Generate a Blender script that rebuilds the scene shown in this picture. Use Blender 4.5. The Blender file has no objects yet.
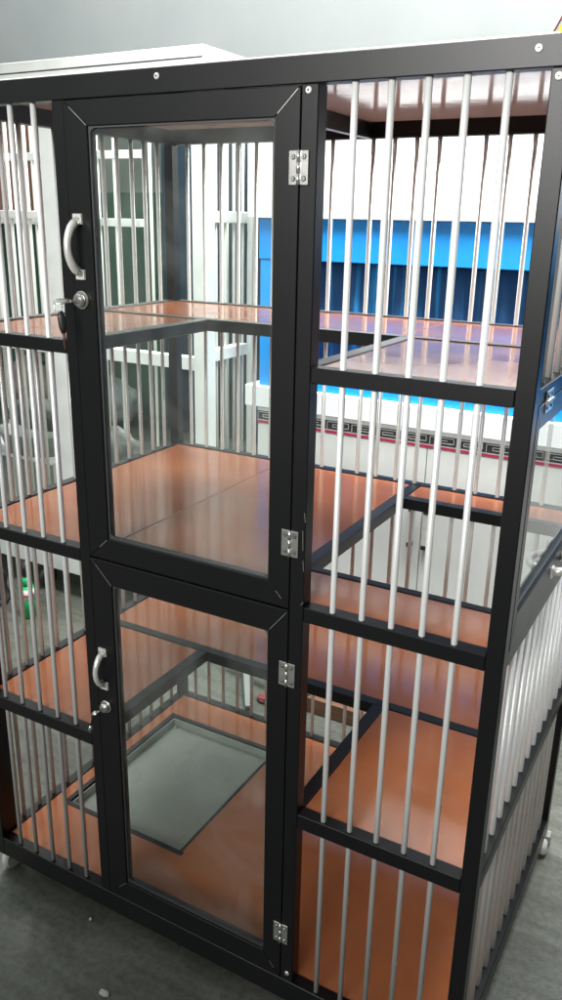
import bpy, bmesh, math, random
from mathutils import Vector, Matrix
random.seed(7)
S = bpy.context.scene
COL = S.collection

# ------------------------------------------------------------------ materials
def nmat(name, base, rough=.5, metal=0., spec=.5, noise=None, bump=None, coat=0., rvar=None):
    """noise=(scale, second colour, low, high[, stretch]); bump=(scale, strength)"""
    m = bpy.data.materials.new(name); m.use_nodes = True
    nt = m.node_tree; b = nt.nodes['Principled BSDF']
    b.inputs['Base Color'].default_value = (*base, 1); b.inputs['Roughness'].default_value = rough
    b.inputs['Metallic'].default_value = metal; b.inputs['Specular IOR Level'].default_value = spec
    b.inputs['Coat Weight'].default_value = coat
    tc = nt.nodes.new('ShaderNodeTexCoord')
    def ntex(scale, stretch=(1, 1, 1), det=5):
        mp = nt.nodes.new('ShaderNodeMapping'); mp.inputs['Scale'].default_value = stretch
        nt.links.new(tc.outputs['Object'], mp.inputs[0])
        n = nt.nodes.new('ShaderNodeTexNoise'); n.inputs['Scale'].default_value = scale
        n.inputs['Detail'].default_value = det; nt.links.new(mp.outputs[0], n.inputs['Vector'])
        return n
    if noise:
        sc, c2, lo, hi = noise[:4]
        n = ntex(sc, noise[4] if len(noise) > 4 else (1, 1, 1))
        r = nt.nodes.new('ShaderNodeValToRGB')
        r.color_ramp.elements[0].position = lo; r.color_ramp.elements[0].color = (*base, 1)
        r.color_ramp.elements[1].position = hi; r.color_ramp.elements[1].color = (*c2, 1)
        nt.links.new(n.outputs['Fac'], r.inputs[0]); nt.links.new(r.outputs[0], b.inputs['Base Color'])
    if rvar:
        n = ntex(rvar[0]); mr = nt.nodes.new('ShaderNodeMapRange')
        mr.inputs['From Min'].default_value = .3; mr.inputs['From Max'].default_value = .7
        mr.inputs['To Min'].default_value = rvar[1]; mr.inputs['To Max'].default_value = rvar[2]
        nt.links.new(n.outputs['Fac'], mr.inputs['Value']); nt.links.new(mr.outputs[0], b.inputs['Roughness'])
    if bump:
        n = ntex(bump[0], bump[2] if len(bump) > 2 else (1, 1, 1))
        bp = nt.nodes.new('ShaderNodeBump'); bp.inputs['Strength'].default_value = bump[1]
        bp.inputs['Distance'].default_value = .002
        nt.links.new(n.outputs['Fac'], bp.inputs['Height']); nt.links.new(bp.outputs[0], b.inputs['Normal'])
    return m

BLACK = nmat('black_powder_coat', (.005, .005, .0055), .36, spec=.36, noise=(120, (.010, .010, .011), .68, .80),
             bump=(900, .05), rvar=(3, .33, .40))
BARE = nmat('scratch_and_highlight_metal', (.55, .54, .50), .4, metal=.8)  # bare metal of the scratches, also the highlight strip under the ceiling beam
BAR = nmat('brushed_aluminium_bar', (.72, .73, .72), .33, metal=.25, noise=(14, (.64, .65, .63), .45, .75, (1, 1, .05)), rvar=(20, .30, .38))
CHROME = nmat('satin_steel', (.66, .65, .62), .28, metal=.9, noise=(60, (.45, .43, .40), .5, .8))
HANDLE = nmat('painted_silver', (.78, .77, .73), .3, metal=.45, noise=(70, (.6, .59, .55), .5, .8))
def tile_mat():
    m = nmat('glazed_brown_tile', (.54, .185, .078), .12, noise=(5, (.43, .138, .056), .30, .75), spec=.55, rvar=(11, .08, .20))
    nt = m.node_tree; b = nt.nodes['Principled BSDF']
    old = b.inputs['Base Color'].links[0].from_socket
    tc = nt.nodes.new('ShaderNodeTexCoord')
    def ramped(scale, stretch, lo, hi, det):
        mp = nt.nodes.new('ShaderNodeMapping'); mp.inputs['Scale'].default_value = stretch; mp.inputs['Rotation'].default_value = (0, 0, .5)
        n = nt.nodes.new('ShaderNodeTexNoise'); n.inputs['Scale'].default_value = scale; n.inputs['Detail'].default_value = det
        r = nt.nodes.new('ShaderNodeMapRange'); r.inputs['From Min'].default_value = lo; r.inputs['From Max'].default_value = hi
        nt.links.new(tc.outputs['Object'], mp.inputs[0]); nt.links.new(mp.outputs[0], n.inputs['Vector']); nt.links.new(n.outputs['Fac'], r.inputs['Value'])
        return r.outputs[0]
    # thin film of dust in smeared patches, and a few fine scuffs
    d = ramped(6, (1, 2.5, 1), .50, .80, 8); k = ramped(30, (1, 14, 1), .72, .80, 2)
    col = old
    for f, amt, c in ((d, .10, (.50, .38, .30, 1)), (k, .22, (.60, .42, .34, 1))):
        sc = nt.nodes.new('ShaderNodeMath'); sc.operation = 'MULTIPLY'; sc.inputs[1].default_value = amt; nt.links.new(f, sc.inputs[0])
        mx = nt.nodes.new('ShaderNodeMix'); mx.data_type = 'RGBA'; nt.links.new(sc.outputs[0], mx.inputs[0])
        nt.links.new(col, mx.inputs[6]); mx.inputs[7].default_value = c; col = mx.outputs[2]
    nt.links.new(col, b.inputs['Base Color'])
    return m
TILE = tile_mat()
CEILT = nmat('pinkish_glazed_tile', (.88, .82, .78), .10, noise=(9, (.80, .74, .69), .4, .7), spec=1.0, bump=(22, .18, (.5, 2, 1)), rvar=(9, .07, .14))
GROUT = nmat('pale_grout', (.62, .34, .24), .7)
TRAY = nmat('grey_green_tray', (.40, .43, .385), .25, noise=(6, (.33, .36, .32), .4, .7), rvar=(7, .2, .4))
GASK = nmat('grey_rubber_gasket', (.045, .05, .05), .5)
WHEEL = nmat('white_nylon', (.66, .66, .62), .45)
DARKP = nmat('black_plastic', (.012, .012, .012), .45)
WALL2 = None
def glass_mat(name, dust):
    m = bpy.data.materials.new(name); m.use_nodes = True; nt = m.node_tree; nt.nodes.clear()
    out = nt.nodes.new('ShaderNodeOutputMaterial'); tr = nt.nodes.new('ShaderNodeBsdfTransparent')
    tr.inputs[0].default_value = (.93, .96, .945, 1)
    gl = nt.nodes.new('ShaderNodeBsdfGlossy'); gl.inputs['Roughness'].default_value = .015
    fr = nt.nodes.new('ShaderNodeFresnel'); fr.inputs[0].default_value = 1.45
    ge = nt.nodes.new('ShaderNodeNewGeometry'); inv = nt.nodes.new('ShaderNodeMath'); inv.operation = 'SUBTRACT'; inv.inputs[0].default_value = 1
    nt.links.new(ge.outputs['Backfacing'], inv.inputs[1]); mu = nt.nodes.new('ShaderNodeMath'); mu.operation = 'MULTIPLY'
    nt.links.new(fr.outputs[0], mu.inputs[0]); nt.links.new(inv.outputs[0], mu.inputs[1])
    m1 = nt.nodes.new('ShaderNodeMixShader'); nt.links.new(mu.outputs[0], m1.inputs[0])
    nt.links.new(tr.outputs[0], m1.inputs[1]); nt.links.new(gl.outputs[0], m1.inputs[2])
    df = nt.nodes.new('ShaderNodeBsdfDiffuse'); df.inputs[0].default_value = (.6, .62, .6, 1)
    tc = nt.nodes.new('ShaderNodeTexCoord'); n = nt.nodes.new('ShaderNodeTexNoise'); n.inputs['Scale'].default_value = 7; n.inputs['Detail'].default_value = 9; n.inputs['Distortion'].default_value = 1.2
    nt.links.new(tc.outputs['Object'], n.inputs['Vector'])
    mr = nt.nodes.new('ShaderNodeMapRange'); mr.inputs['From Min'].default_value = .35; mr.inputs['From Max'].default_value = .8; mr.inputs['To Min'].default_value = dust * .2; mr.inputs['To Max'].default_value = dust * 1.8
    nt.links.new(n.outputs['Fac'], mr.inputs['Value'])
    m2 = nt.nodes.new('ShaderNodeMixShader'); nt.links.new(mr.outputs[0], m2.inputs[0])
    nt.links.new(m1.outputs[0], m2.inputs[1]); nt.links.new(df.outputs[0], m2.inputs[2])
    nt.links.new(m2.outputs[0], out.inputs[0])
    return m
GLASS = glass_mat('thin_dusty_glass', .045)

# ------------------------------------------------------------------ mesh helpers
class MB:
    def __init__(s): s.bm = bmesh.new()
    def _merge(s, b, mi):
        for f in b.faces: f.material_index = mi
        me = bpy.data.meshes.new('tmp'); b.to_mesh(me); b.free()
        s.bm.from_mesh(me); bpy.data.meshes.remove(me); return s
    def box(s, x0, x1, y0, y1, z0, z1, bev=.0, mi=0, mat=None, seg=1):
        b = bmesh.new(); bmesh.ops.create_cube(b, size=1)
        for v in b.verts:
            v.co = Vector((x0 + (v.co.x + .5) * (x1 - x0), y0 + (v.co.y + .5) * (y1 - y0), z0 + (v.co.z + .5) * (z1 - z0)))
        if bev: bmesh.ops.bevel(b, geom=list(b.edges), offset=bev, segments=seg, affect='EDGES', clamp_overlap=True)
        if mat: bmesh.ops.transform(b, matrix=mat, verts=b.verts)
        return s._merge(b, mi)
    def cyl(s, p, q, r, n=12, mi=0, r2=None, bev=0):
        p, q = Vector(p), Vector(q); d = q - p
        b = bmesh.new(); bmesh.ops.create_cone(b, cap_ends=True, segments=n, radius1=r, radius2=r if r2 is None else r2, depth=d.length)
        if bev:
            es = [e for e in b.edges if abs(e.verts[0].co.z - e.verts[1].co.z) < 1e-6]
            bmesh.ops.bevel(b, geom=es, offset=bev, segments=2, affect='EDGES')
        M = Matrix.Translation((p + q) / 2) @ d.to_track_quat('Z', 'Y').to_matrix().to_4x4()
        bmesh.ops.transform(b, matrix=M, verts=b.verts)
        for f in b.faces: f.smooth = len(f.verts) == 4
        return s._merge(b, mi)
    def tube(s, pts, radii, n=10, mi=0, flat=1.):
        b = bmesh.new(); pts = [Vector(p) for p in pts]; rings = []
        up = None
        for i, p in enumerate(pts):
            t = (pts[min(i + 1, len(pts) - 1)] - pts[max(i - 1, 0)]).normalized()
            if up is None: up = t.orthogonal().normalized()
            up = (up - t * up.dot(t)).normalized(); sd = t.cross(up)
            r = radii[i] if isinstance(radii, (list, tuple)) else radii
            rings.append([b.verts.new(p + (up * math.cos(a) * r + sd * math.sin(a) * r * flat)) for a in [2 * math.pi * k / n for k in range(n)]])
        for a, c in zip(rings, rings[1:]):
            for k in range(n):
                f = b.faces.new((a[k], a[(k + 1) % n], c[(k + 1) % n], c[k])); f.smooth = True
        b.faces.new(rings[0][::-1]); b.faces.new(rings[-1])
        bmesh.ops.recalc_face_normals(b, faces=b.faces)
        return s._merge(b, mi)
    def prism(s, poly, y0, y1, mi=0, bev=0, axis='y'):
        """poly = list of (a, z) extruded along axis y (a is x) or x (a is y)"""
        b = bmesh.new()
        mk = (lambda a, z, t: (a, t, z)) if axis == 'y' else (lambda a, z, t: (t, a, z))
        v0 = [b.verts.new(mk(a, z, y0)) for a, z in poly]; v1 = [b.verts.new(mk(a, z, y1)) for a, z in poly]
        b.faces.new(v0); b.faces.new(v1[::-1]); n = len(poly)
        for k in range(n): b.faces.new((v0[k], v1[k], v1[(k + 1) % n], v0[(k + 1) % n]))
        bmesh.ops.recalc_face_normals(b, faces=b.faces)
        if bev: bmesh.ops.bevel(b, geom=list(b.edges), offset=bev, segments=1, affect='EDGES', clamp_overlap=True)
        return s._merge(b, mi)
    def sphere(s, c, r, mi=0, sc=(1, 1, 1), n=14):
        b = bmesh.new(); bmesh.ops.create_uvsphere(b, u_segments=n, v_segments=n // 2 + 1, radius=r)
        for v in b.verts: v.co = Vector((v.co.x * sc[0] + c[0], v.co.y * sc[1] + c[1], v.co.z * sc[2] + c[2]))
        for f in b.faces: f.smooth = True
        return s._merge(b, mi)

def build(mb, name, mats, parent=None, label=None):
    if not isinstance(mats, (list, tuple)): mats = [mats]
    me = bpy.data.meshes.new(name); bm = mb.bm
    if parent is None:
        xs = [v.co.x for v in bm.verts]; ys = [v.co.y for v in bm.verts]; zs = [v.co.z for v in bm.verts]
        off = Vector(((min(xs) + max(xs)) / 2, (min(ys) + max(ys)) / 2, min(zs)))
    else:
        off = Vector((0, 0, 0)); q = parent
        while q is not None: off = off + q.location; q = q.parent
    bmesh.ops.translate(bm, vec=-off, verts=bm.verts)
    bm.to_mesh(me); bm.free()
    for m in mats: me.materials.append(m)
    o = bpy.data.objects.new(name, me); COL.objects.link(o)
    if parent is None: o.location = off
    else: o.parent = parent
    if label: o['label'] = label
    return o
def thing(name, label, cat, loc=(0, 0, 0), group=None):
    o = bpy.data.objects.new(name, None); COL.objects.link(o); o.location = loc; o.empty_display_size = .05
    o['label'] = label; o['category'] = cat
    if group: o['group'] = group
    return o
def tag(o, label, cat, group=None):
    o['label'] = label; o['category'] = cat
    if group: o['group'] = group
    return o

# ------------------------------------------------------------------ the black cage
X0, X1, P = .010, 1.0193, .0235            # outer faces, profile width
DP = .671                                   # outer depth
XL, XR, YB = X0 + P, X1 - P, DP - P
ZB0, ZE, ZD, ZC, ZBm, ZA, ZT = .055, .100, .4540, .8170, .1e1 * 1.1640, 1.500, 1.531
RH = .021                                   # height of the horizontal rails
BV = .0012
LP0, LP1 = .3035, .3260                     # left door post
RP0, RP1 = .7055, .7285                     # right door post
cage = thing('pet_cage', 'tall black framed pet cage with silver bars, glass doors and brown tiled shelves', 'cage', (.515, .335, 0))

def rail(*a, name='frame_rail', m=BLACK): return build(MB().box(*a, bev=BV), name, m, cage)
# posts
for (x, y, z1) in ((X0, 0, ZA), (XR, 0, ZA), (X0, YB, ZA), (XR, YB, ZA)):
    rail(x, x + P, y, y + P, ZB0, z1 - .0002, name='corner_post')
rail(LP0, LP1, 0, P, ZE + .0002, ZA - .0002, name='door_post'); rail(RP0, RP1, 0, P, ZE + .0002, ZA - .0002, name='door_post')
rail(X0 + .001, X0 + .020, P + .0004, P * 2 + .002, ZE + .0005, ZA - .001, name='side_stile')
# top frame and bottom frame
rail(X0, X1, 0, P, ZA, ZT, name='top_rail'); rail(X0, X1, YB, DP, ZA, ZT, name='top_rail')
for x in (X0, XR): rail(x, x + P, P + .0003, YB - .0003, ZA, ZT, name='top_rail')
rail(XL + .0002, XR - .0002, 0, P, ZB0, ZE, name='bottom_rail'); rail(XL + .0002, XR - .0002, YB, DP, ZB0, ZE, name='bottom_rail')
for x in (X0, XR): rail(x, x + P, P + .0003, YB - .0003, ZB0, ZE, name='bottom_rail')
# horizontal rails at the shelves
g = .0003
for z, h in ((ZBm, RH), (ZC, .0235), (ZD, .0265)):
    rail(XL + g, LP0 - g, 0.0004, P, z - h, z); rail(RP1 + g, XR - g, 0.0004, P, z - h, z)
    rail(XL + g, XR - g, YB, DP - .0004, z - h, z)
    rail(X0 + .0004, X0 + P, (P if z == 0 else P * 2 + .0025), YB - g, z - h, z)
    rail(XR, X1 - .0004, P + g, YB - g, z - h, z)

# bars: through the rails, each bar its own mesh
RB = .0044
def bar(x, y, z0, z1, parent=cage, r=RB, m=BAR):
    j = [random.uniform(-.0008, .0008) for _ in range(4)]
    build(MB().cyl((x + j[0], y + j[1], z0), (x + j[2], y + j[3], z1), r * random.uniform(.96, 1.04), 14), 'bar', m, parent)
for i in range(5):
    bar(.0778 + i * .0451, .0095, ZE - .01, ZA + .01)
    bar(.7715 + i * .0446, .0095, ZE - .01, ZA + .01)
for k in range(-8, 13):
    x = .4255 + k * .0448
    if XL + .01 < x < XR - .01: bar(x, .6585, ZE - .01, ZA + .01)
for i in range(13):
    y = .0728 + i * .0446
    bar(.0220, y, ZE - .01, ZA + .01)
    bar(X1 - .0118, y, ZE - .01, ZC - .01); bar(X1 - .0118, y, ZBm - .01, ZA + .01)

# shelves: tiles and the beams that carry them
TT = .009
def tile(parent, x0, x1, y0, y1, z, grout=(), m=TILE):
    mb = MB(); xs = [x0] + [q for q in grout if x0 + .02 < q < x1 - .02] + [x1]; gg = .0011
    for a, b in zip(xs, xs[1:]):
        mb.box(a + (gg if a != x0 else 0), b - (gg if b != x1 else 0), y0, y1, z - TT, z, bev=.0008)
    for q in xs[1:-1]: mb.box(q - gg, q + gg, y0, y1, z - TT, z - .0012, mi=1)
    return build(mb, 'tile_panel', [m, GROUT], parent)
e = .0006
def shelf_u(z, s, grout, h, la, rb):
    """U-shaped shelf with the opening behind the doors"""
    sh = build(MB().box(XL + g, XR - g, s - .001, s + P - .002, z - h, z - .0004, bev=BV), 'shelf', BLACK, cage)
    for a, b in ((la, la + P), (rb, rb + P)):
        build(MB().box(a, b, P + g, s - .0014, z - h, z - .0004, bev=BV), 'shelf_beam', BLACK, sh)
    tz = z - .0022
    tile(sh, XL + e, la - e, P + e, s - .0014 - e, tz, grout); tile(sh, rb + P + e, XR - e, P + e, s - .0014 - e, tz, grout)
    tile(sh, XL + e, XR - e, s + P - .002 + e, YB - e, tz, grout)
    for xx in (la + .0115, rb + .0115):       # shiny screw heads in the corners
        build(MB().cyl((xx, s - .0016, z - .010), (xx, s - .0042, z - .010), .0032, 10, bev=.001), 'screw', CHROME, sh)
    return sh
shelf_u(ZBm, .372, (.345, .70), .0225, .2900, .7055)
shelf_u(ZD, .357, (), .0245, .2900, .7055)
# middle shelf with an opening at the back right
XC, YF, YS = .6670, .1440, .5470
sh = build(MB().box(XC - P, XC, P + g, YB - g, ZC - .0235, ZC - .0004, bev=BV), 'shelf', BLACK, cage)
build(MB().box(XC + g, XR - g, YF - .016, YF, ZC - .0225, ZC - .0004, bev=BV), 'shelf_beam', BLACK, sh)
build(MB().box(XC + g, XR - g, YS, YS + P, ZC - .0225, ZC - .0004, bev=BV), 'shelf_beam', BLACK, sh)
tz = ZC - .0022
tile(sh, XL + e, XC - P - e, P + e, YB - e, tz, (.332,))
tile(sh, XC + e, XR - e, P + e, YF - .016 - e, tz); tile(sh, XC + e, XR - e, YS + P + e, YB - e, tz, (.672,))
# floor with the tray opening
HX0, HX1, HY0, HY1 = .0720, .3740, .1620, .5500
zf = ZE - .0022
fl = build(MB().box(HX0 - .012, HX1 + .012, HY0 - .012, HY0, ZE - .030, ZE - .0012, bev=BV)
           .box(HX0 - .012, HX1 + .012, HY1, HY1 + .012, ZE - .030, ZE - .0012, bev=BV)
           .box(HX0 - .012, HX0, HY0 + g, HY1 - g, ZE - .030, ZE - .0012, bev=BV)
           .box(HX1, HX1 + .006, HY0 + g, HY1 - g, ZE - .030, ZE - .0012, bev=BV), 'cage_floor', BLACK, cage)
fx, fy, hx0, hx1, hy0, hy1 = XL + e, P + e, HX0 - .012 - e, HX1 + .006 + e, HY0 - .012 - e, HY1 + .012 + e
build(MB().box(fx, hx0, fy, YB - e, zf - TT, zf).box(hx0, hx1, fy, hy0, zf - TT, zf).box(hx0, hx1, hy1, YB - e, zf - TT, zf)
      .box(hx1, XR - e, fy, YB - e, zf - TT, zf), 'tile_panel', TILE, fl)
# ceiling
ce = MB().box(XL + e, XR - e, P + e, YB - e, 1.5290, 1.5370, bev=.0008)
build(ce, 'ceiling_panel', CEILT, cage)
build(MB().box(.4935, .5145, P + g, YB - g, ZA + .0004, 1.5285, bev=.0022), 'ceiling_beam', BLACK, cage)
build(MB().box(.5100, .5150, P + .01, YB - .01, ZA - .0010, ZA + .0002), 'edge_highlight', BARE, cage)  # bright strip painting the highlight along the beam's lower edge
# litter tray dropped in the opening (lifts out: its own thing)
tb = MB(); a, b, c, d = HX0 + .002, HX1 - .002, HY0 + .002, HY1 - .002
tb.box(a, b, c, d, .0730, .0760, bev=.001)
for q in ((a, a + .003, c, d), (b - .003, b, c, d), (a + .003, b - .003, c, c + .003), (a + .003, b - .003, d - .003, d)):
    tb.box(*q, .0762, .0955, bev=.0008)
for (x, y) in ((a + .012, c + .012), (a + .012, d - .012), (b - .012, d - .012)): tb.box(x - .004, x + .004, y - .004, y + .004, .0762, .079, bev=.001)
tag(build(tb, 'litter_tray', TRAY), 'flat grey green litter tray sunk in the bottom floor of the black cage', 'tray')
# screws in the front
def screwhead(x, z, parent=cage, r=.0042, y=0.):
    mb = MB().cyl((x, y + .0005, z), (x, y - .0022, z), r, 14, bev=.001); mb.cyl((x, y - .0021, z), (x, y - .0026, z), r * .33, 8, mi=1)
    build(mb, 'screw', [HANDLE, DARKP], parent)
for x, z in ((.4916, 1.5204), (.9811, 1.5184), (1.0045, 1.4912), (.7154, 1.4927), (.7187, .1191), (.0215, 1.4912)): screwhead(x, z)
# bare metal nicks on the frame edges
def nick(pts, w, y=-.0003):
    mb = MB()
    for (xa, za), (xb, zb) in pts:
        d = Vector((xb - xa, zb - za)).normalized(); n = Vector((-d.y, d.x)) * w / 2
        mb.prism([(xa, za), (xb + n.x, zb + n.y), (xb, zb), (xa - n.x, za - n.y)], y, y + .0004)
    return mb
for seg in (((.7242, .8200), (.7285, .8255)), ((.7245, .935), (.7252, .905)), ((.7265, .962), (.7275, .948)),
            ((.7262, .89), (.7270, .874)), ((1.0120, 1.478), (1.0165, 1.462))):
    build(nick([seg], .0011), 'scratch', BARE, cage)
# casters
for (x, y) in ((X0 + .012, .030), (X1 - .002, .662), (X0 + .014, .640), (X1 - .016, .030)):
    c = build(MB().box(x - .012, x + .012, y - .012, y + .012, .0500, .0546, bev=.001)
              .box(x - .013, x - .010, y - .004, y + .004, .020, .0500, bev=.0006).box(x + .010, x + .013, y - .004, y + .004, .020, .0500, bev=.0006), 'caster', CHROME, cage)
    w = MB().cyl((x - .009, y, .0255), (x + .009, y, .0255), .0255, 24, bev=.003)
    build(w, 'wheel', WHEEL, c)

# doors: mitred frame, glass, gasket, hinges, handle, lock
def door(x0, x1, z0, z1, w0, w1, wb, wt, label):
    mb = MB(); ya, yb = -.0006, .0190; h = .00035
    ix0, ix1, iz0, iz1 = x0 + w0, x1 - w1, z0 + wb, z1 - wt
    mb.prism([(x0, z0 + h), (x0, z1 - h), (ix0, iz1 - h), (ix0, iz0 + h)], ya, yb, bev=.0006)
    mb.prism([(x1, z0 + h), (x1, z1 - h), (ix1, iz1 - h), (ix1, iz0 + h)], ya, yb, bev=.0006)
    mb.prism([(x0 + h, z1), (x1 - h, z1), (ix1 - h, iz1), (ix0 + h, iz1)], ya, yb, bev=.0006)
    mb.prism([(x0 + h, z0), (x1 - h, z0), (ix1 - h, iz0), (ix0 + h, iz0)], ya, yb, bev=.0006)
    # bare edge showing at the mitres
    for (xa, za), (xb, zb), t0, t1 in (((x0, z1), (ix0, iz1), .25, 1.), ((x1, z1), (ix1, iz1), .1, .9), ((x0, z0), (ix0, iz0), .55, .95),
                                       ((x1, z0), (ix1, iz0), .35, .62)):
        p = (xa + (xb - xa) * t0, za + (zb - za) * t0); q = (xa + (xb - xa) * t1, za + (zb - za) * t1)
        d = Vector((q[0] - p[0], q[1] - p[1])).normalized(); n = Vector((-d.y, d.x)) * .00035
        mb.prism([(p[0] - n.x, p[1] - n.y), (q[0] - n.x, q[1] - n.y), (q[0] + n.x, q[1] + n.y), (p[0] + n.x, p[1] + n.y)], ya - .0003, ya + .0002, mi=1)
    D = build(mb, 'door', [BLACK, BARE], cage, label)
    gb = MB(); k = .0026
    gb.box(ix0, ix0 + k, .0035, .0075, iz0, iz1); gb.box(ix1 - k, ix1, .0035, .0075, iz0, iz1)
    gb.box(ix0 + k, ix1 - k, .0035, .0075, iz0, iz0 + k); gb.box(ix0 + k, ix1 - k, .0035, .0075, iz1 - k, iz1)
    # rounded inner corners of the gasket
    for cx, cz, sx, sz in ((ix0 + k, iz0 + k, 1, 1), (ix1 - k, iz0 + k, -1, 1), (ix0 + k, iz1 - k, 1, -1), (ix1 - k, iz1 - k, -1, -1)):
        R = .009; arc = [(cx + sx * (R - R * math.sin(t)), cz + sz * (R - R * math.cos(t))) for t in [math.pi / 2 * i / 6 for i in range(7)]]
        gb.prism([(cx, cz)] + arc, .0037, .0073)
    build(gb, 'glass_gasket', GASK, D)
    build(MB().box(ix0 + .0005, ix1 - .0005, .0082, .0112, iz0 + .0005, iz1 - .0005), 'glass_pane', GLASS, D)
    return D
DU = door(.3268, .7045, .8100, 1.4985, .0402, .0350, .0370, .0330, 'upper glass door')
DL = door(.3268, .7045, .1015, .8060, .0420, .0340, .0430, .0420, 'lower glass door')

def hinge(x, z, parent, w=.0270, h=.0395):
    y = -.0010
    mb = MB()
    for s in (-1, 1):
        mb.box(x + (.0016 if s > 0 else -w / 2), x + (w / 2 if s > 0 else -.0016), y - .0016, y, z - h / 2, z + h / 2, bev=.0004)
        for zz in (-1, 1):
            cx = x + s * .0075
            mb.cyl((cx, y - .0016, z + zz * .0125), (cx, y - .0032, z + zz * .0125), .0032, 12, bev=.0008)
            mb.box(cx - .0016, cx + .0016, y - .00345, y - .0031, z + zz * .0125 - .0003, z + zz * .0125 + .0003, mi=1)
            mb.box(cx - .0003, cx + .0003, y - .0035, y - .0031, z + zz * .0125 - .0016, z + zz * .0125 + .0016, mi=1)
    n = 3
    for i in range(n):
        za = z - h / 2 + i * h / n
        mb.cyl((x, y - .0022, za + .0001), (x, y - .0022, za + h / n - .0001), .0024, 12)
    mb.cyl((x, y - .0022, z - h / 2 - .0008), (x, y - .0022, z + h / 2 + .0008), .0014, 10)
    return build(mb, 'hinge', [CHROME, DARKP], parent)
for z, d in ((1.4070, DU), (.9122, DU), (.7009, DL), (.2026, DL)): hinge(.7050, z, d)

def bow_handle(mb, T, L=.078, pr=.024, r=.0060):
    """T maps local (u across, v along, w out) to world"""
    for s in (-1, 1):
        c = [(-.0085, s * L / 2 - .0075), (.0085, s * L / 2 - .0075), (.0085, s * L / 2 + .0075), (-.0085, s * L / 2 + .0075)]
        lo = [T(a, b, 0) for a, b in c]; hi = [T(a * .94, s * L / 2 + (b - s * L / 2) * .94, .0028) for a, b in c]
        bm = bmesh.new(); A = [bm.verts.new(p) for p in lo]; B = [bm.verts.new(p) for p in hi]
        bm.faces.new(A); bm.faces.new(B)
        for k in range(4): bm.faces.new((A[k], A[(k + 1) % 4], B[(k + 1) % 4], B[k]))
        bmesh.ops.recalc_face_normals(bm, faces=bm.faces); mb._merge(bm, 0)
        for uu in (-.0042, .0042): mb.cyl(T(uu, s * L / 2, .0028), T(uu, s * L / 2, .0040), .0022, 10, mi=1)
    pts, rad = [], []
    for i in range(17):
        t = i / 16; v = (t - .5) * (L - .006); w = .0015 + pr * math.sin(math.pi * t) ** .55
        pts.append(T(0, v, w)); rad.append(r * (1.15 - .25 * math.sin(math.pi * t)))
    mb.tube(pts, rad, 12)
    return mb
yq = -.0006
build(bow_handle(MB(), lambda u, v, w: Vector((.3425 + u, yq - w, 1.3030 + v))), 'pull_handle', [HANDLE, BARE], DU)
build(bow_handle(MB(), lambda u, v, w: Vector((.3425 + u, yq - w, .6000 + v)), L=.066, pr=.020, r=.0052), 'pull_handle', [HANDLE, BARE], DL)
def lock(x, z, parent, r):
    mb = MB().cyl((x, yq, z), (x, yq - .0035, z), r, 28, bev=.001).cyl((x, yq - .0035, z), (x, yq - .0110, z), r * .74, 28, bev=.002)
    mb.cyl((x, yq - .0110, z), (x, yq - .0122, z), r * .45, 20); mb.box(x - .0009, x + .0009, yq - .0125, yq - .0120, z - .0035, z + .0035, mi=1)
    build(mb, 'cylinder_lock', [CHROME, DARKP], parent)
lock(.3420, 1.2270, DU, .0134); lock(.3440, .5250, DL, .0116)
# keys left in the locks
FOB = nmat('brown_leather_fob', (.16, .05, .03), .5, noise=(80, (.02, .015, .015), .4, .6))
k1 = thing('key', 'steel key with a dark leather fob hanging from the upper door lock', 'key', (.3420, -.0126, 1.2270))
mb = MB().box(.3411, .3429, -.0260, -.0122, 1.2250, 1.2290, bev=.0004)
mb.tube([(.3405, -.024, 1.2270), (.333, -.030, 1.2275), (.326, -.036, 1.2262), (.3215, -.040, 1.2255)], [.0028, .0062, .0064, .0030], 12, flat=.3)
build(mb, 'key_blade', CHROME, k1)
mb = MB(); ring = [(.3265 + .0075 * math.cos(t), -.0360 + .002 * math.sin(t), 1.2185 + .0085 * math.sin(t)) for t in [2 * math.pi * i / 18 for i in range(19)]]
mb.tube(ring, .0009, 8); build(mb, 'key_ring', CHROME, k1)
mb = MB().tube([(.3290, -.0350, 1.2130), (.3300, -.0345, 1.2040), (.3312, -.0340, 1.1890), (.3318, -.0338, 1.1800)], [.0032, .0058, .0056, .0030], 12, flat=.6)
build(mb, 'fob', DARKP, k1)
mb = MB().tube([(.3318, -.0338, 1.1805), (.3324, -.0336, 1.1700), (.3330, -.0334, 1.1560)], [.0024, .0026, .0010], 8); build(mb, 'tassel', FOB, k1)
k2 = thing('key', 'small dull key on a cord hanging from the lower door lock', 'key', (.3440, -.012, .5250))
mb = MB().box(.3432, .3448, -.0220, -.0122, .5232, .5268, bev=.0003)
mb.tube([(.3435, -.021, .5250), (.339, -.025, .5235), (.334, -.029, .5205)], [.0018, .0045, .0025], 10, flat=.3); build(mb, 'key_blade', CHROME, k2)
mb = MB().tube([(.3350, -.028, .5205), (.3330, -.029, .5080), (.3305, -.029, .4960)], .0009, 8); build(mb, 'cord', DARKP, k2)
mb = MB().tube([(.3305, -.029, .4965), (.3295, -.029, .4900), (.3290, -.029, .4820)], [.002, .0042, .002], 10, flat=.5); build(mb, 'tag', CHROME, k2)

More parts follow.
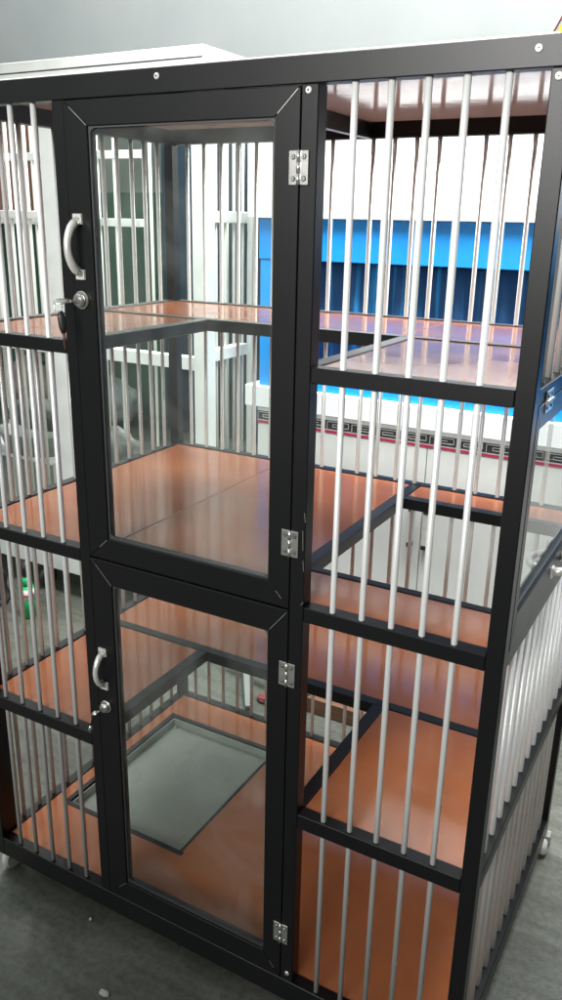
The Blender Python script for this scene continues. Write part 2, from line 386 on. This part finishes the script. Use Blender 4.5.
# side door on the right wall, top hung
def side_door():
    y0, y1, z0, z1 = P + .0006, YB - .0006, ZC + .0006, ZBm - RH - .0006; w, wb, wt = .0180, .0480, .0300
    xa, xb = X1 - .0190, X1 + .0004; h = .0003; mb = MB()
    a0, a1, b0, b1 = y0 + w, y1 - w, z0 + wb, z1 - wt
    for poly in ([(y0, z0 + h), (y0, z1 - h), (a0, b1 - h), (a0, b0 + h)], [(y1, z0 + h), (y1, z1 - h), (a1, b1 - h), (a1, b0 + h)],
                 [(y0 + h, z1), (y1 - h, z1), (a1 - h, b1), (a0 + h, b1)], [(y0 + h, z0), (y1 - h, z0), (a1 - h, b0), (a0 + h, b0)]):
        mb.prism(poly, xa, xb, bev=.0006, axis='x')
    D = build(mb, 'door', [BLACK, BARE], cage, 'top hung glass side door')
    build(MB().box(X1 - .0110, X1 - .0080, a0 + .0004, a1 - .0004, b0 + .0004, b1 - .0004), 'glass_pane', GLASS, D)
    gb = MB().box(X1 - .0078, X1 - .0040, a0, a0 + .0025, b0, b1).box(X1 - .0078, X1 - .0040, a1 - .0025, a1, b0, b1)
    gb.box(X1 - .0078, X1 - .0040, a0 + .0025, a1 - .0025, b0, b0 + .0025).box(X1 - .0078, X1 - .0040, a0 + .0025, a1 - .0025, b1 - .0025, b1)
    build(gb, 'glass_gasket', GASK, D)
    for yc in (.075, .590):
        mb = MB(); zc = z1 + .0003; x = X1 + .0006
        for s in (-1, 1):
            mb.box(x, x + .0014, yc - .018, yc + .018, zc + (.0016 if s > 0 else -.0135), zc + (.0135 if s > 0 else -.0016), bev=.0004)
            for q in (-1, 1): mb.cyl((x + .0014, yc + q * .011, zc + s * .0075), (x + .0030, yc + q * .011, zc + s * .0075), .003, 12, bev=.0008)
        for i in range(5): mb.cyl((x + .002, yc - .018 + i * .0072 + .0003, zc), (x + .002, yc - .018 + (i + 1) * .0072 - .0003, zc), .0024, 12)
        build(mb, 'hinge', CHROME, D)
    build(bow_handle(MB(), lambda u, v, w: Vector((X1 + .0004 + w, .3000 + v, z0 + .026 + u))), 'pull_handle', [HANDLE, BARE], D)
    mb = MB().cyl((X1, .352, z0 + .035), (X1 + .004, .352, z0 + .035), .011, 24, bev=.001).cyl((X1 + .004, .352, z0 + .035), (X1 + .011, .352, z0 + .035), .008, 24, bev=.0015)
    build(mb, 'cylinder_lock', CHROME, D)
side_door()

# ------------------------------------------------------------------ white cage behind, to the left
WH = nmat('white_powder_coat', (.74, .76, .73), .35, noise=(12, (.66, .68, .64), .4, .7))
WBAR = nmat('pale_bar', (.62, .63, .58), .4, metal=.2)
wc = thing('white_cage', 'large white framed cage with pale bars standing behind the black cage', 'cage', (-.85, 1.25, 0))
def wbox(*a, name='frame_rail', m=WH, bev=.0015): return build(MB().box(*a, bev=bev), name, m, wc)
WX1, WX0, WY0, WY1 = -.190, -1.560, 1.100, 1.385
for x0, x1, y0, y1 in ((WX1 - .045, WX1, WY0, WY0 + .052), (WX0, WX0 + .045, WY0, WY0 + .052), (WX1 - .020, WX1, WY1 - .022, WY1), (WX0, WX0 + .045, WY1 - .045, WY1)):
    wbox(x0, x1, y0, y1, .10, 1.745, name='corner_post')
wbox(-.815, -.725, WY0 + .001, WY0 + .045, .1705, 1.744, name='door_post')
wbox(WX0, WX1, WY0, WY0 + .045, 1.7455, 1.790, name='top_rail'); wbox(WX0, WX1, WY1 - .045, WY1, 1.7455, 1.790, name='top_rail')
for x in (WX0, WX1 - .045): wbox(x, x + .045, WY0 + .0455, WY1 - .0455, 1.7455, 1.790, name='top_rail')
wbox(WX0 + .0455, WX1 - .0455, WY0, WY0 + .040, .100, .170, name='bottom_rail'); wbox(WX0 + .0455, WX1 - .0455, WY1 - .04, WY1, .100, .170, name='bottom_rail')
wbox(WX0 + .0455, WX1 - .0455, WY0 + .003, WY0 + .035, .905, .945)          # mid rail, front
wbox(WX0 + .0455, -.8155, WY0 + .003, WY0 + .035, 1.335, 1.360)
wbox(WX1 - .035, WX1 - .003, WY0 + .0525, WY1 - .0455, .930, .966); wbox(WX1 - .035, WX1 - .003, WY0 + .0525, WY1 - .0455, 1.335, 1.368)
for z in (1.315, 1.53): wbox(WX0 + .0455, -.62, WY1 - .035, WY1 - .010, z, z + .026)
wbox(WX0 + .01, WX1 - .01, WY0 + .041, WY1 - .046, .110, .118, name='floor_panel', bev=.001)
build(MB().box(WX0 + .002, WX1 - .002, WY0 - .0006, WY0, 1.7580, 1.7620), 'groove_line', GASK, wc)
for k in range(17): bar(WX1 - .095 - k * .075, WY1 - .022, .165, 1.75, wc, .0058, WBAR)
for k in range(4): bar(WX1 - .019, WY0 + .085 + k * .050, .11, 1.75, wc, .0046, WBAR)
for k in range(8): bar(WX0 + .09 + k * .082, WY0 + .020, .165, 1.75, wc, .0058, WBAR)
for (x, y) in ((-.95, 1.13), (-.30, 1.13), (-1.50, 1.13), (-.30, 1.34), (-1.50, 1.34)):
    c = build(MB().box(x - .02, x + .02, y - .02, y + .02, .090, .0995, bev=.001).box(x - .017, x - .012, y - .012, y + .012, .035, .09).box(x + .012, x + .017, y - .012, y + .012, .035, .09), 'caster', DARKP, wc)
    build(MB().cyl((x - .011, y, .042), (x + .011, y, .042), .042, 20, bev=.004), 'wheel', DARKP, c)

# plastic bags and basins kept inside the white cage
BASIN = nmat('pale_grey_plastic', (.28, .31, .28), .45, noise=(10, (.20, .23, .20), .4, .7))
BAG = nmat('crumpled_film', (.11, .12, .105), .45, noise=(12, (.06, .07, .06), .4, .7), bump=(30, .8))
def basin(x, y, z, r, h, m=BASIN):
    b = bmesh.new(); prof = [(0, .004), (r * .72, .004), (r * .78, .012), (r, h - .004), (r * 1.08, h), (r * 1.08, h - .006), (r * 1.01, h - .010), (r * .79, 0), (0, 0)]
    n = 36; rings = []
    for (q, zz) in prof:
        rings.append([b.verts.new((x + q * math.cos(2 * math.pi * k / n), y + q * .62 * math.sin(2 * math.pi * k / n), z + zz)) for k in range(n)] if q else [b.verts.new((x, y, z + zz))])
    for A, B in zip(rings, rings[1:]):
        for k in range(n):
            vs = [A[k % len(A)], A[(k + 1) % len(A)], B[(k + 1) % len(B)], B[k % len(B)]]
            u = []
            [u.append(v) for v in vs if v not in u]
            f = b.faces.new(u); f.smooth = True
    bmesh.ops.recalc_face_normals(b, faces=b.faces)
    mb = MB(); mb._merge(b, 0); return mb
shf = wbox(WX0 + .046, -.53, WY0 + .06, WY1 - .06, .480, .492, name='shelf_board', bev=.001)
tag(build(basin(-1.08, 1.235, .4925, .15, .085), 'basin', BASIN), 'shallow grey basin resting on the low shelf of the white cage', 'basin')
def blob(cx, cy, cz, rx, ry, rz, seed, amp=.18, fl=.0):
    b = bmesh.new(); bmesh.ops.create_icosphere(b, subdivisions=4, radius=1)
    from mathutils import noise
    for v in b.verts:
        p = v.co.normalized(); q = 1 + amp * noise.noise(p * 2.2 + Vector((seed, 0, 0))) + amp * .8 * abs(noise.noise(p * 5 + Vector((0, seed, 0))))
        w = p * q; v.co = Vector((cx + w.x * rx, cy + w.y * ry, max(cz + w.z * rz, cz - rz * .8)))
    for f in b.faces: f.smooth = True
    mb = MB(); mb._merge(b, 0); return mb
tag(build(blob(-1.02, 1.225, .640, .17, .055, .060, 3.1), 'cloth_bundle', BAG), 'pale crumpled cloth heaped above the basin in the white cage', 'cloth')
tag(build(blob(-.68, 1.225, .560, .13, .05, .08, 8.2), 'plastic_sack', BAG), 'crumpled grey sack on the shelf end in the white cage', 'sack')

# ------------------------------------------------------------------ blue and white kiosk behind
KW = nmat('white_kiosk_panel', (.84, .86, .86), .4, noise=(3, (.78, .80, .80), .4, .7))
KG = nmat('offwhite_cabinet', (.66, .67, .64), .4, noise=(4, (.58, .59, .56), .35, .7), bump=(25, .1))
KB = nmat('bright_blue_paint', (.003, .30, .80), .45, noise=(5, (.003, .26, .72), .4, .7))
KD = nmat('dark_blue_cloth', (.008, .060, .17), .8, noise=(7, (.012, .24, .56), .50, .62, (5, 3, .12)))  # lighter upright streaks put the light and dark of folds into the colour
KK = nmat('black_border_ink', (.035, .035, .035), .6); KR = nmat('crimson_border_ink', (.42, .02, .07), .6)
KY = 1.20
ks = thing('kiosk', 'blue and white kiosk with black key pattern border behind the black cage', 'kiosk', (.60, 1.45, 0))
kx0, kx1 = -.071, 1.720
CT = .8650                                     # counter top
def kbox(*a, name, m, bev=.002): return build(MB().box(*a, bev=bev), name, m, ks)
kbox(kx0 - .029, kx1, KY - .012, KY + .60, 1.3510, 1.700, name='canopy', m=KW)
kbox(kx0, kx1, KY + .004, KY + .030, 1.2375, 1.3505, name='fascia', m=KB)
kbox(kx0 + .004, kx0 + .052, KY + .006, KY + .056, CT + .0005, 1.2370, name='corner_post', m=KB)
kbox(kx1 - .062, kx1 - .010, KY + .006, KY + .056, CT + .0005, 1.2370, name='corner_post', m=KB)
kbox(kx0, kx1, KY + .330, KY + .350, CT + .0005, 1.3505, name='back_panel', m=KD)
kbox(kx0 + .0525, kx1 - .0625, KY + .010, KY + .030, CT + .0005, .955, name='blue_board', m=KB)
kbox(kx0 - .036, kx1, KY - .012, KY + .560, .8000, CT, name='counter_top', m=KW)
# curtain with folds hanging under the fascia
b = bmesh.new(); nx = 320; rows = []
for j, z in enumerate((.96, 1.05, 1.14, 1.236)):
    r = []
    for i in range(nx + 1):
        x = kx0 + .056 + (kx1 - .068 - kx0 - .056) * i / nx
        r.append(b.verts.new((x, KY + .062 + (.014 * math.sin(x * 46 + .7 * math.sin(x * 9)) + .006 * math.sin(x * 103 + j * .5)) * (1.25 - .25 * j), z)))
    rows.append(r)
for A, B in zip(rows, rows[1:]):
    for i in range(nx):
        f = b.faces.new((A[i], A[i + 1], B[i + 1], B[i])); f.smooth = True
cm = MB(); cm._merge(b, 0)
cu = build(cm, 'curtain', KD, ks)
so = cu.modifiers.new('thickness', 'SOLIDIFY'); so.thickness = .002
# cabinet
kbox(kx0, kx1, KY + .016, KY + .520, .060, .7995, name='cabinet_body', m=KG)
sx = .4885
edges = [kx0 + .004, sx - .0012, sx + .0012, 1.05, 1.0524, kx1 - .004]
for i in range(3):
    d = build(MB().box(edges[2 * i], edges[2 * i + 1], KY + .0005, KY + .0155, .080, .7460, bev=.0015), 'cabinet_door', KG, ks)
    hx = (sx - .029, sx + .016, kx1 - .06)[i]
    h = MB().box(hx - .0065, hx + .0065, KY - .016, KY - .010, .448, .566, bev=.002)
    for q in (.446, .556): h.box(hx - .0075, hx + .0075, KY - .017, KY + .0005, q, q + .014, bev=.001, mi=1)
    build(h, 'handle', [HANDLE, DARKP], d)
kbox(kx0 + .002, kx1 - .002, KY + .0005, KY + .0155, .7475, .7995, name='border_board', m=KW, bev=.001)
build(MB().box(kx0 + .002, kx1 - .002, KY - .0008, KY + .0003, .7485, .7560), 'crimson_stripe', KR, ks)
H0, HH = .7595, .0270
kb = MB().box(kx0 + .002, kx1 - .002, KY - .0008, KY + .0003, H0, H0 + HH); w = .080
x = kx0 + .006
while x < kx1 - w:
    path = [(0, .10), (0, .86), (.86, .86), (.86, .30), (.22, .30), (.22, .58), (.62, .58)]
    for (a, bb), (c, d) in zip(path, path[1:]):
        xa, xb = sorted((x + a * w, x + c * w)); za, zb = sorted((H0 + bb * HH, H0 + d * HH))
        kb.box(xa - .0008, xb + .0008, KY - .0013, KY - .0008, za - .0008, zb + .0008, mi=1)
    x += w
build(kb, 'key_pattern_border', [KK, KW], ks)

# things lying on the floor behind the cage
STEEL = nmat('dull_grey_steel', (.22, .23, .22), .5, metal=.3)
def bar_between(mb, p, q, w, h):
    p, q = Vector(p), Vector(q); d = q - p
    M = Matrix.Translation((p + q) / 2) @ d.to_track_quat('X', 'Z').to_matrix().to_4x4()
    return mb.box(-d.length / 2, d.length / 2, -w / 2, w / 2, -h / 2, h / 2, bev=.002, mat=M)
st = thing('folding_stand', 'dull grey folding stand lying on the floor behind the black cage', 'stand', (.1, .95, 0))
for p, q in (((-.02, .96, .060), (.30, .90, .060)), ((-.03, 1.08, .016), (.30, 1.06, .016))):
    mb = MB(); bar_between(mb, p, q, .024, .018); build(mb, 'cross_bar', STEEL, st)
for p, q in (((.035, .97, .045), (.150, .80, .012)), ((.09, .98, .035), (.02, 1.10, .030)), ((.25, .93, .045), (.26, 1.08, .030))):
    mb = MB(); bar_between(mb, p, q, .020, .014); build(mb, 'leg', STEEL, st)
WOOD = nmat('brown_plank', (.17, .085, .045), .6, noise=(8, (.11, .05, .028), .4, .65, (1, 12, 12)))
tag(build(MB().box(.21, .62, .885, .915, .001, .050, bev=.002), 'plank', WOOD), 'brown wooden plank on its edge on the floor behind the cage', 'plank')
REDC = nmat('red_cloth', (.22, .035, .045), .8)
tag(build(blob(.165, .870, .010, .022, .018, .012, 5.5, .25), 'rag', REDC), 'small red rag on the floor behind the black cage', 'rag')
# heaped sacks against the far wall
SK1 = nmat('woven_sack', (.30, .27, .22), .8, noise=(9, (.18, .15, .12), .4, .7), bump=(40, .5)); SK2 = nmat('grey_sack', (.22, .25, .23), .8, noise=(7, (.13, .15, .14), .4, .7), bump=(40, .5))
for k, (x, y, z, rx, ry, rz, m, lab) in enumerate(((-3.05, 3.22, .19, .30, .22, .24, SK1, 'brown woven sack at the left end of the heap by the green wall'), (-2.52, 3.25, .15, .26, .2, .19, SK2, 'grey sack at the right end of the heap by the green wall'),
        (-2.86, 3.26, .53, .27, .2, .17, SK2, 'grey sack lying on top of the heap by the green wall'))):
    tag(build(blob(x, y, z, rx, ry, rz, 20 + k * 3.3, .2), 'sack', m), lab, 'sack', 'sacks heaped by the green wall')
# green bottle on the floor by the left side
GRN = nmat('green_plastic', (.01, .42, .13), .3); LBL = nmat('label_paper', (.66, .62, .58), .6)
LBR = nmat('faded_red_ink', (.40, .16, .16), .6)
bx, by = -.822, .905
bo = thing('bottle', 'green plastic bottle with black cap on the floor left of the black cage', 'bottle', (bx, by, 0))
mb = MB().cyl((bx, by, .001), (bx, by, .128), .0225, 24, bev=.004).cyl((bx, by, .128), (bx, by, .160), .0225, 24, r2=.013)
build(mb, 'bottle_body', GRN, bo); build(MB().cyl((bx, by, .160), (bx, by, .215), .0165, 20, bev=.002), 'cap', DARKP, bo)
build(MB().cyl((bx, by, .070), (bx, by, .112), .0229, 24), 'bottle_label', LBL, bo)
build(MB().cyl((bx + .002, by - .0015, .086), (bx + .002, by - .0015, .096), .0222, 16), 'label_mark', LBR, bo)
mb = MB().tube([(-.99, .93, .15), (-.97, .94, .11), (-.985, .95, .07), (-.955, .94, .03), (-.965, .92, .006), (-.99, .90, .004)], [.010, .012, .008, .011, .010, .006], 8, flat=.5)
mb.tube([(-1.00, .95, .16), (-1.01, .94, .09), (-1.0, .93, .01)], .009, 8)
tag(build(mb, 'strap', DARKP), 'black strap dangling to the floor at the left of the green bottle', 'strap')
# scraps on the floor in front
PAPER = nmat('white_scrap', (.40, .41, .38), .8)
tag(build(blob(.404, -.115, .003, .010, .006, .003, 2.2, .3), 'paper_scrap', PAPER), 'small white paper scrap on the floor before the left door post', 'scrap')
tag(build(blob(.268, .000, .003, .003, .003, .003, 4.2, .3), 'crumb', PAPER), 'tiny white crumb on the floor under the left bars', 'crumb')

# crumpled clear sacks and boxes to the right of the cage (seen in the side glass)
tag(build(blob(1.62, .95, .42, .20, .30, .20, 12.3, .35), 'film_bundle', BAG), 'large crumpled grey film bundle on a crate right of the cage', 'bundle')
CRT = nmat('grey_crate', (.16, .17, .17), .6)
mb = MB().box(1.42, 1.82, .65, 1.25, .001, .02, bev=.002)
for q in ((1.42, 1.44, .65, 1.25), (1.80, 1.82, .65, 1.25), (1.44, 1.80, .65, .67), (1.44, 1.80, 1.23, 1.25)): mb.box(*q, .0205, .27, bev=.002)
tag(build(mb, 'crate', CRT), 'open grey plastic crate under the film bundle right of the cage', 'crate')

# ------------------------------------------------------------------ setting
def wall_mat():
    m = nmat('two_tone_wall_paint', (.62, .66, .65), .7, bump=(40, .2)); nt = m.node_tree; b = nt.nodes['Principled BSDF']
    tc = nt.nodes.new('ShaderNodeTexCoord'); sp = nt.nodes.new('ShaderNodeSeparateXYZ'); nt.links.new(tc.outputs['Object'], sp.inputs[0])
    n = nt.nodes.new('ShaderNodeTexNoise'); n.inputs['Scale'].default_value = 2.2; n.inputs['Detail'].default_value = 6; nt.links.new(tc.outputs['Object'], n.inputs['Vector'])
    gt = nt.nodes.new('ShaderNodeMath'); gt.operation = 'GREATER_THAN'; gt.inputs[1].default_value = 1.50; nt.links.new(sp.outputs[2], gt.inputs[0])
    def ramp(a, bb):
        r = nt.nodes.new('ShaderNodeValToRGB'); r.color_ramp.elements[0].color = (*a, 1); r.color_ramp.elements[1].color = (*bb, 1)
        r.color_ramp.elements[0].position = .3; r.color_ramp.elements[1].position = .7; nt.links.new(n.outputs['Fac'], r.inputs[0]); return r
    g1 = ramp((.022, .085, .052), (.055, .145, .09)); g2 = ramp((.60, .64, .63), (.68, .71, .70)); g3 = ramp((.19, .225, .19), (.25, .28, .245))
    gt2 = nt.nodes.new('ShaderNodeMath'); gt2.operation = 'GREATER_THAN'; gt2.inputs[1].default_value = 2.03; nt.links.new(sp.outputs[2], gt2.inputs[0])
    up = nt.nodes.new('ShaderNodeMix'); up.data_type = 'RGBA'; nt.links.new(gt2.outputs[0], up.inputs[0])
    nt.links.new(g3.outputs[0], up.inputs[6]); nt.links.new(g2.outputs[0], up.inputs[7])
    mx = nt.nodes.new('ShaderNodeMix'); mx.data_type = 'RGBA'; nt.links.new(gt.outputs[0], mx.inputs[0])
    nt.links.new(g1.outputs[0], mx.inputs[6]); nt.links.new(up.outputs[2], mx.inputs[7]); nt.links.new(mx.outputs[2], b.inputs['Base Color'])
    return m
WM = wall_mat()
tag(build(MB().box(-8, 6, 3.60, 3.75, 0, 3.4), 'room_wall', WM), 'plain back wall, dark green below, grey green in the middle and pale grey above', 'wall')
NV2 = nmat('dark_blue_drape', (.008, .035, .075), .8, noise=(5, (.014, .06, .10), .4, .7, (4, 4, .4)))
b = MB()
for i in range(11): b.cyl((-2.02 + i * .10, 3.42, .02), (-2.02 + i * .10, 3.42, 1.95), .062, 14)
tag(build(b, 'drape', NV2), 'dark blue drape hanging on the green wall behind the white cage', 'drape')
ORP = nmat('salmon_board', (.46, .24, .17), .6, noise=(3, (.36, .18, .13), .4, .7))
tag(build(MB().box(-3.75, -3.30, 3.50, 3.58, 1.33, 2.02, bev=.004), 'wall_board', ORP), 'salmon coloured board fixed high on the wall at far left', 'board')
YEL = nmat('yellow_print', (.85, .70, .06), .5)
pn = thing('poster', 'yellow poster with a red edge high on the wall at upper right', 'poster', (.42, 3.58, 2.05))
mb = MB().prism([(.072, 2.05), (.90, 2.05), (.90, 2.80), (.462, 2.80)], 3.586, 3.590); build(mb, 'print', YEL, pn)
mb = MB().prism([(.050, 2.05), (.058, 2.05), (.448, 2.80), (.440, 2.80)], 3.587, 3.591); build(mb, 'red_edge', REDC, pn)

fm = nmat('worn_concrete', (.085, .090, .074), .38, noise=(2.2, (.160, .165, .140), .35, .65), bump=(220, .35), rvar=(5, .28, .50))
nt = fm.node_tree; b = nt.nodes['Principled BSDF']; old = b.inputs['Base Color'].links[0].from_socket
tc = nt.nodes.new('ShaderNodeTexCoord'); mp = nt.nodes.new('ShaderNodeMapping'); mp.inputs['Scale'].default_value = (1.5, 14, 1); mp.inputs['Rotation'].default_value = (0, 0, .35)
n = nt.nodes.new('ShaderNodeTexNoise'); n.inputs['Scale'].default_value = 2.0; n.inputs['Detail'].default_value = 7; n.inputs['Roughness'].default_value = .65
nt.links.new(tc.outputs['Object'], mp.inputs[0]); nt.links.new(mp.outputs[0], n.inputs['Vector'])
r = nt.nodes.new('ShaderNodeValToRGB'); r.color_ramp.elements[0].position = .38; r.color_ramp.elements[0].color = (.62, .62, .60, 1)
r.color_ramp.elements[1].position = .58; r.color_ramp.elements[1].color = (1, 1, 1, 1); nt.links.new(n.outputs['Fac'], r.inputs[0])
mx = nt.nodes.new('ShaderNodeMix'); mx.data_type = 'RGBA'; mx.blend_type = 'MULTIPLY'; mx.inputs[0].default_value = .8
nt.links.new(old, mx.inputs[6]); nt.links.new(r.outputs[0], mx.inputs[7])
# slab joints every 60 cm
br = nt.nodes.new('ShaderNodeTexBrick'); br.offset = 0; br.inputs['Scale'].default_value = 1; br.inputs['Brick Width'].default_value = 2.4; br.inputs['Row Height'].default_value = 2.4
br.inputs['Mortar Size'].default_value = .0025; br.inputs['Color1'].default_value = br.inputs['Color2'].default_value = (1, 1, 1, 1); br.inputs['Mortar'].default_value = (.55, .55, .52, 1)
mp2 = nt.nodes.new('ShaderNodeMapping'); mp2.inputs['Location'].default_value = (1.7, 1.27, 0); nt.links.new(tc.outputs['Object'], mp2.inputs[0]); nt.links.new(mp2.outputs[0], br.inputs['Vector'])
mx2 = nt.nodes.new('ShaderNodeMix'); mx2.data_type = 'RGBA'; mx2.blend_type = 'MULTIPLY'; mx2.inputs[0].default_value = 1
mx2_in = mx2.inputs[6]; nt.links.new(br.outputs['Color'], mx2.inputs[7])
gn = nt.nodes.new('ShaderNodeTexNoise'); gn.inputs['Scale'].default_value = 75; gn.inputs['Detail'].default_value = 8; nt.links.new(tc.outputs['Object'], gn.inputs['Vector'])
gr = nt.nodes.new('ShaderNodeValToRGB'); gr.color_ramp.elements[0].position = .36; gr.color_ramp.elements[0].color = (.62, .62, .60, 1); gr.color_ramp.elements[1].position = .60
nt.links.new(gn.outputs['Fac'], gr.inputs[0])
mx3 = nt.nodes.new('ShaderNodeMix'); mx3.data_type = 'RGBA'; mx3.blend_type = 'MULTIPLY'; mx3.inputs[0].default_value = .7
nt.links.new(mx.outputs[2], mx3.inputs[6]); nt.links.new(gr.outputs[0], mx3.inputs[7]); nt.links.new(mx3.outputs[2], mx2_in); nt.links.new(mx2.outputs[2], b.inputs['Base Color'])
bm = bmesh.new(); bmesh.ops.create_grid(bm, x_segments=1, y_segments=1, size=9)
me = bpy.data.meshes.new('floor'); bm.to_mesh(me); bm.free(); me.materials.append(fm)
fo = bpy.data.objects.new('floor', me); COL.objects.link(fo); fo['kind'] = 'structure'

# ------------------------------------------------------------------ light
W = bpy.data.worlds.new('World'); S.world = W; W.use_nodes = True
bg = W.node_tree.nodes['Background']; bg.inputs[0].default_value = (.90, 1.0, 1.0, 1); bg.inputs[1].default_value = .30
wt = W.node_tree; tcw = wt.nodes.new('ShaderNodeTexCoord'); spw = wt.nodes.new('ShaderNodeSeparateXYZ'); wt.links.new(tcw.outputs['Generated'], spw.inputs[0])
wr = wt.nodes.new('ShaderNodeValToRGB'); wr.color_ramp.elements[0].position = .02; wr.color_ramp.elements[0].color = (.07, .085, .08, 1)
wr.color_ramp.elements[1].position = .55; wr.color_ramp.elements[1].color = (.90, .99, 1, 1)
wt.links.new(spw.outputs[2], wr.inputs[0]); wt.links.new(wr.outputs[0], bg.inputs[0])
lr = wt.nodes.new('ShaderNodeMapRange'); lr.inputs['From Min'].default_value = -.9; lr.inputs['From Max'].default_value = .7      # world strength falls off from left to right
lr.inputs['To Min'].default_value = 1.0; lr.inputs['To Max'].default_value = .06
wt.links.new(spw.outputs[0], lr.inputs['Value']); wt.links.new(lr.outputs[0], bg.inputs[1])
def area(name, loc, target, sx, sy, power, col=(1, 1, 1), spread=180):
    L = bpy.data.lights.new(name, 'AREA'); L.shape = 'RECTANGLE'; L.size = sx; L.size_y = sy; L.energy = power; L.color = col; L.spread = math.radians(spread)
    o = bpy.data.objects.new(name, L); COL.objects.link(o); o.location = loc
    o.rotation_euler = (Vector(target) - Vector(loc)).to_track_quat('-Z', 'Y').to_euler()
area('window_light', (.9, -3.4, 2.35), (.9, .2, 1.85), 2.6, 1.2, 31, (1, .99, .96), 62)
area('kiosk_fill', (.9, .80, 2.9), (.8, 1.15, 1.1), 1.8, .6, 70, (.97, .99, 1), 110)  # added lamp above the kiosk, overexposes its white panels
area('back_light', (-.35, 1.9, 2.75), (.5, .3, 1.05), 2.0, .8, 115, (1, .99, .96))
area('wall_fill', (-.6, 2.3, 3.7), (-1.0, 3.6, 2.5), 5.5, .6, 52, (.97, .99, 1))  # added lamp out of view, lifts the upper part of the far wall

# ------------------------------------------------------------------ camera
cam = bpy.data.cameras.new('camera'); co = bpy.data.objects.new('camera', cam); COL.objects.link(co); S.camera = co
co.location = (1.2193, -.9558, 1.3458); co.rotation_mode = 'XYZ'; co.rotation_euler = (1.2429, -.0188, .5134)
cam.sensor_fit = 'VERTICAL'; cam.sensor_height = 24; cam.lens = 822.33 / 1000 * 24; cam.clip_end = 60; cam.clip_start = .02
S.view_settings.view_transform = 'Standard'; S.view_settings.look = 'None'; S.view_settings.exposure = .28; S.view_settings.gamma = 1
S.cycles.max_bounces = 10; S.cycles.transparent_max_bounces = 16; S.cycles.caustics_reflective = False
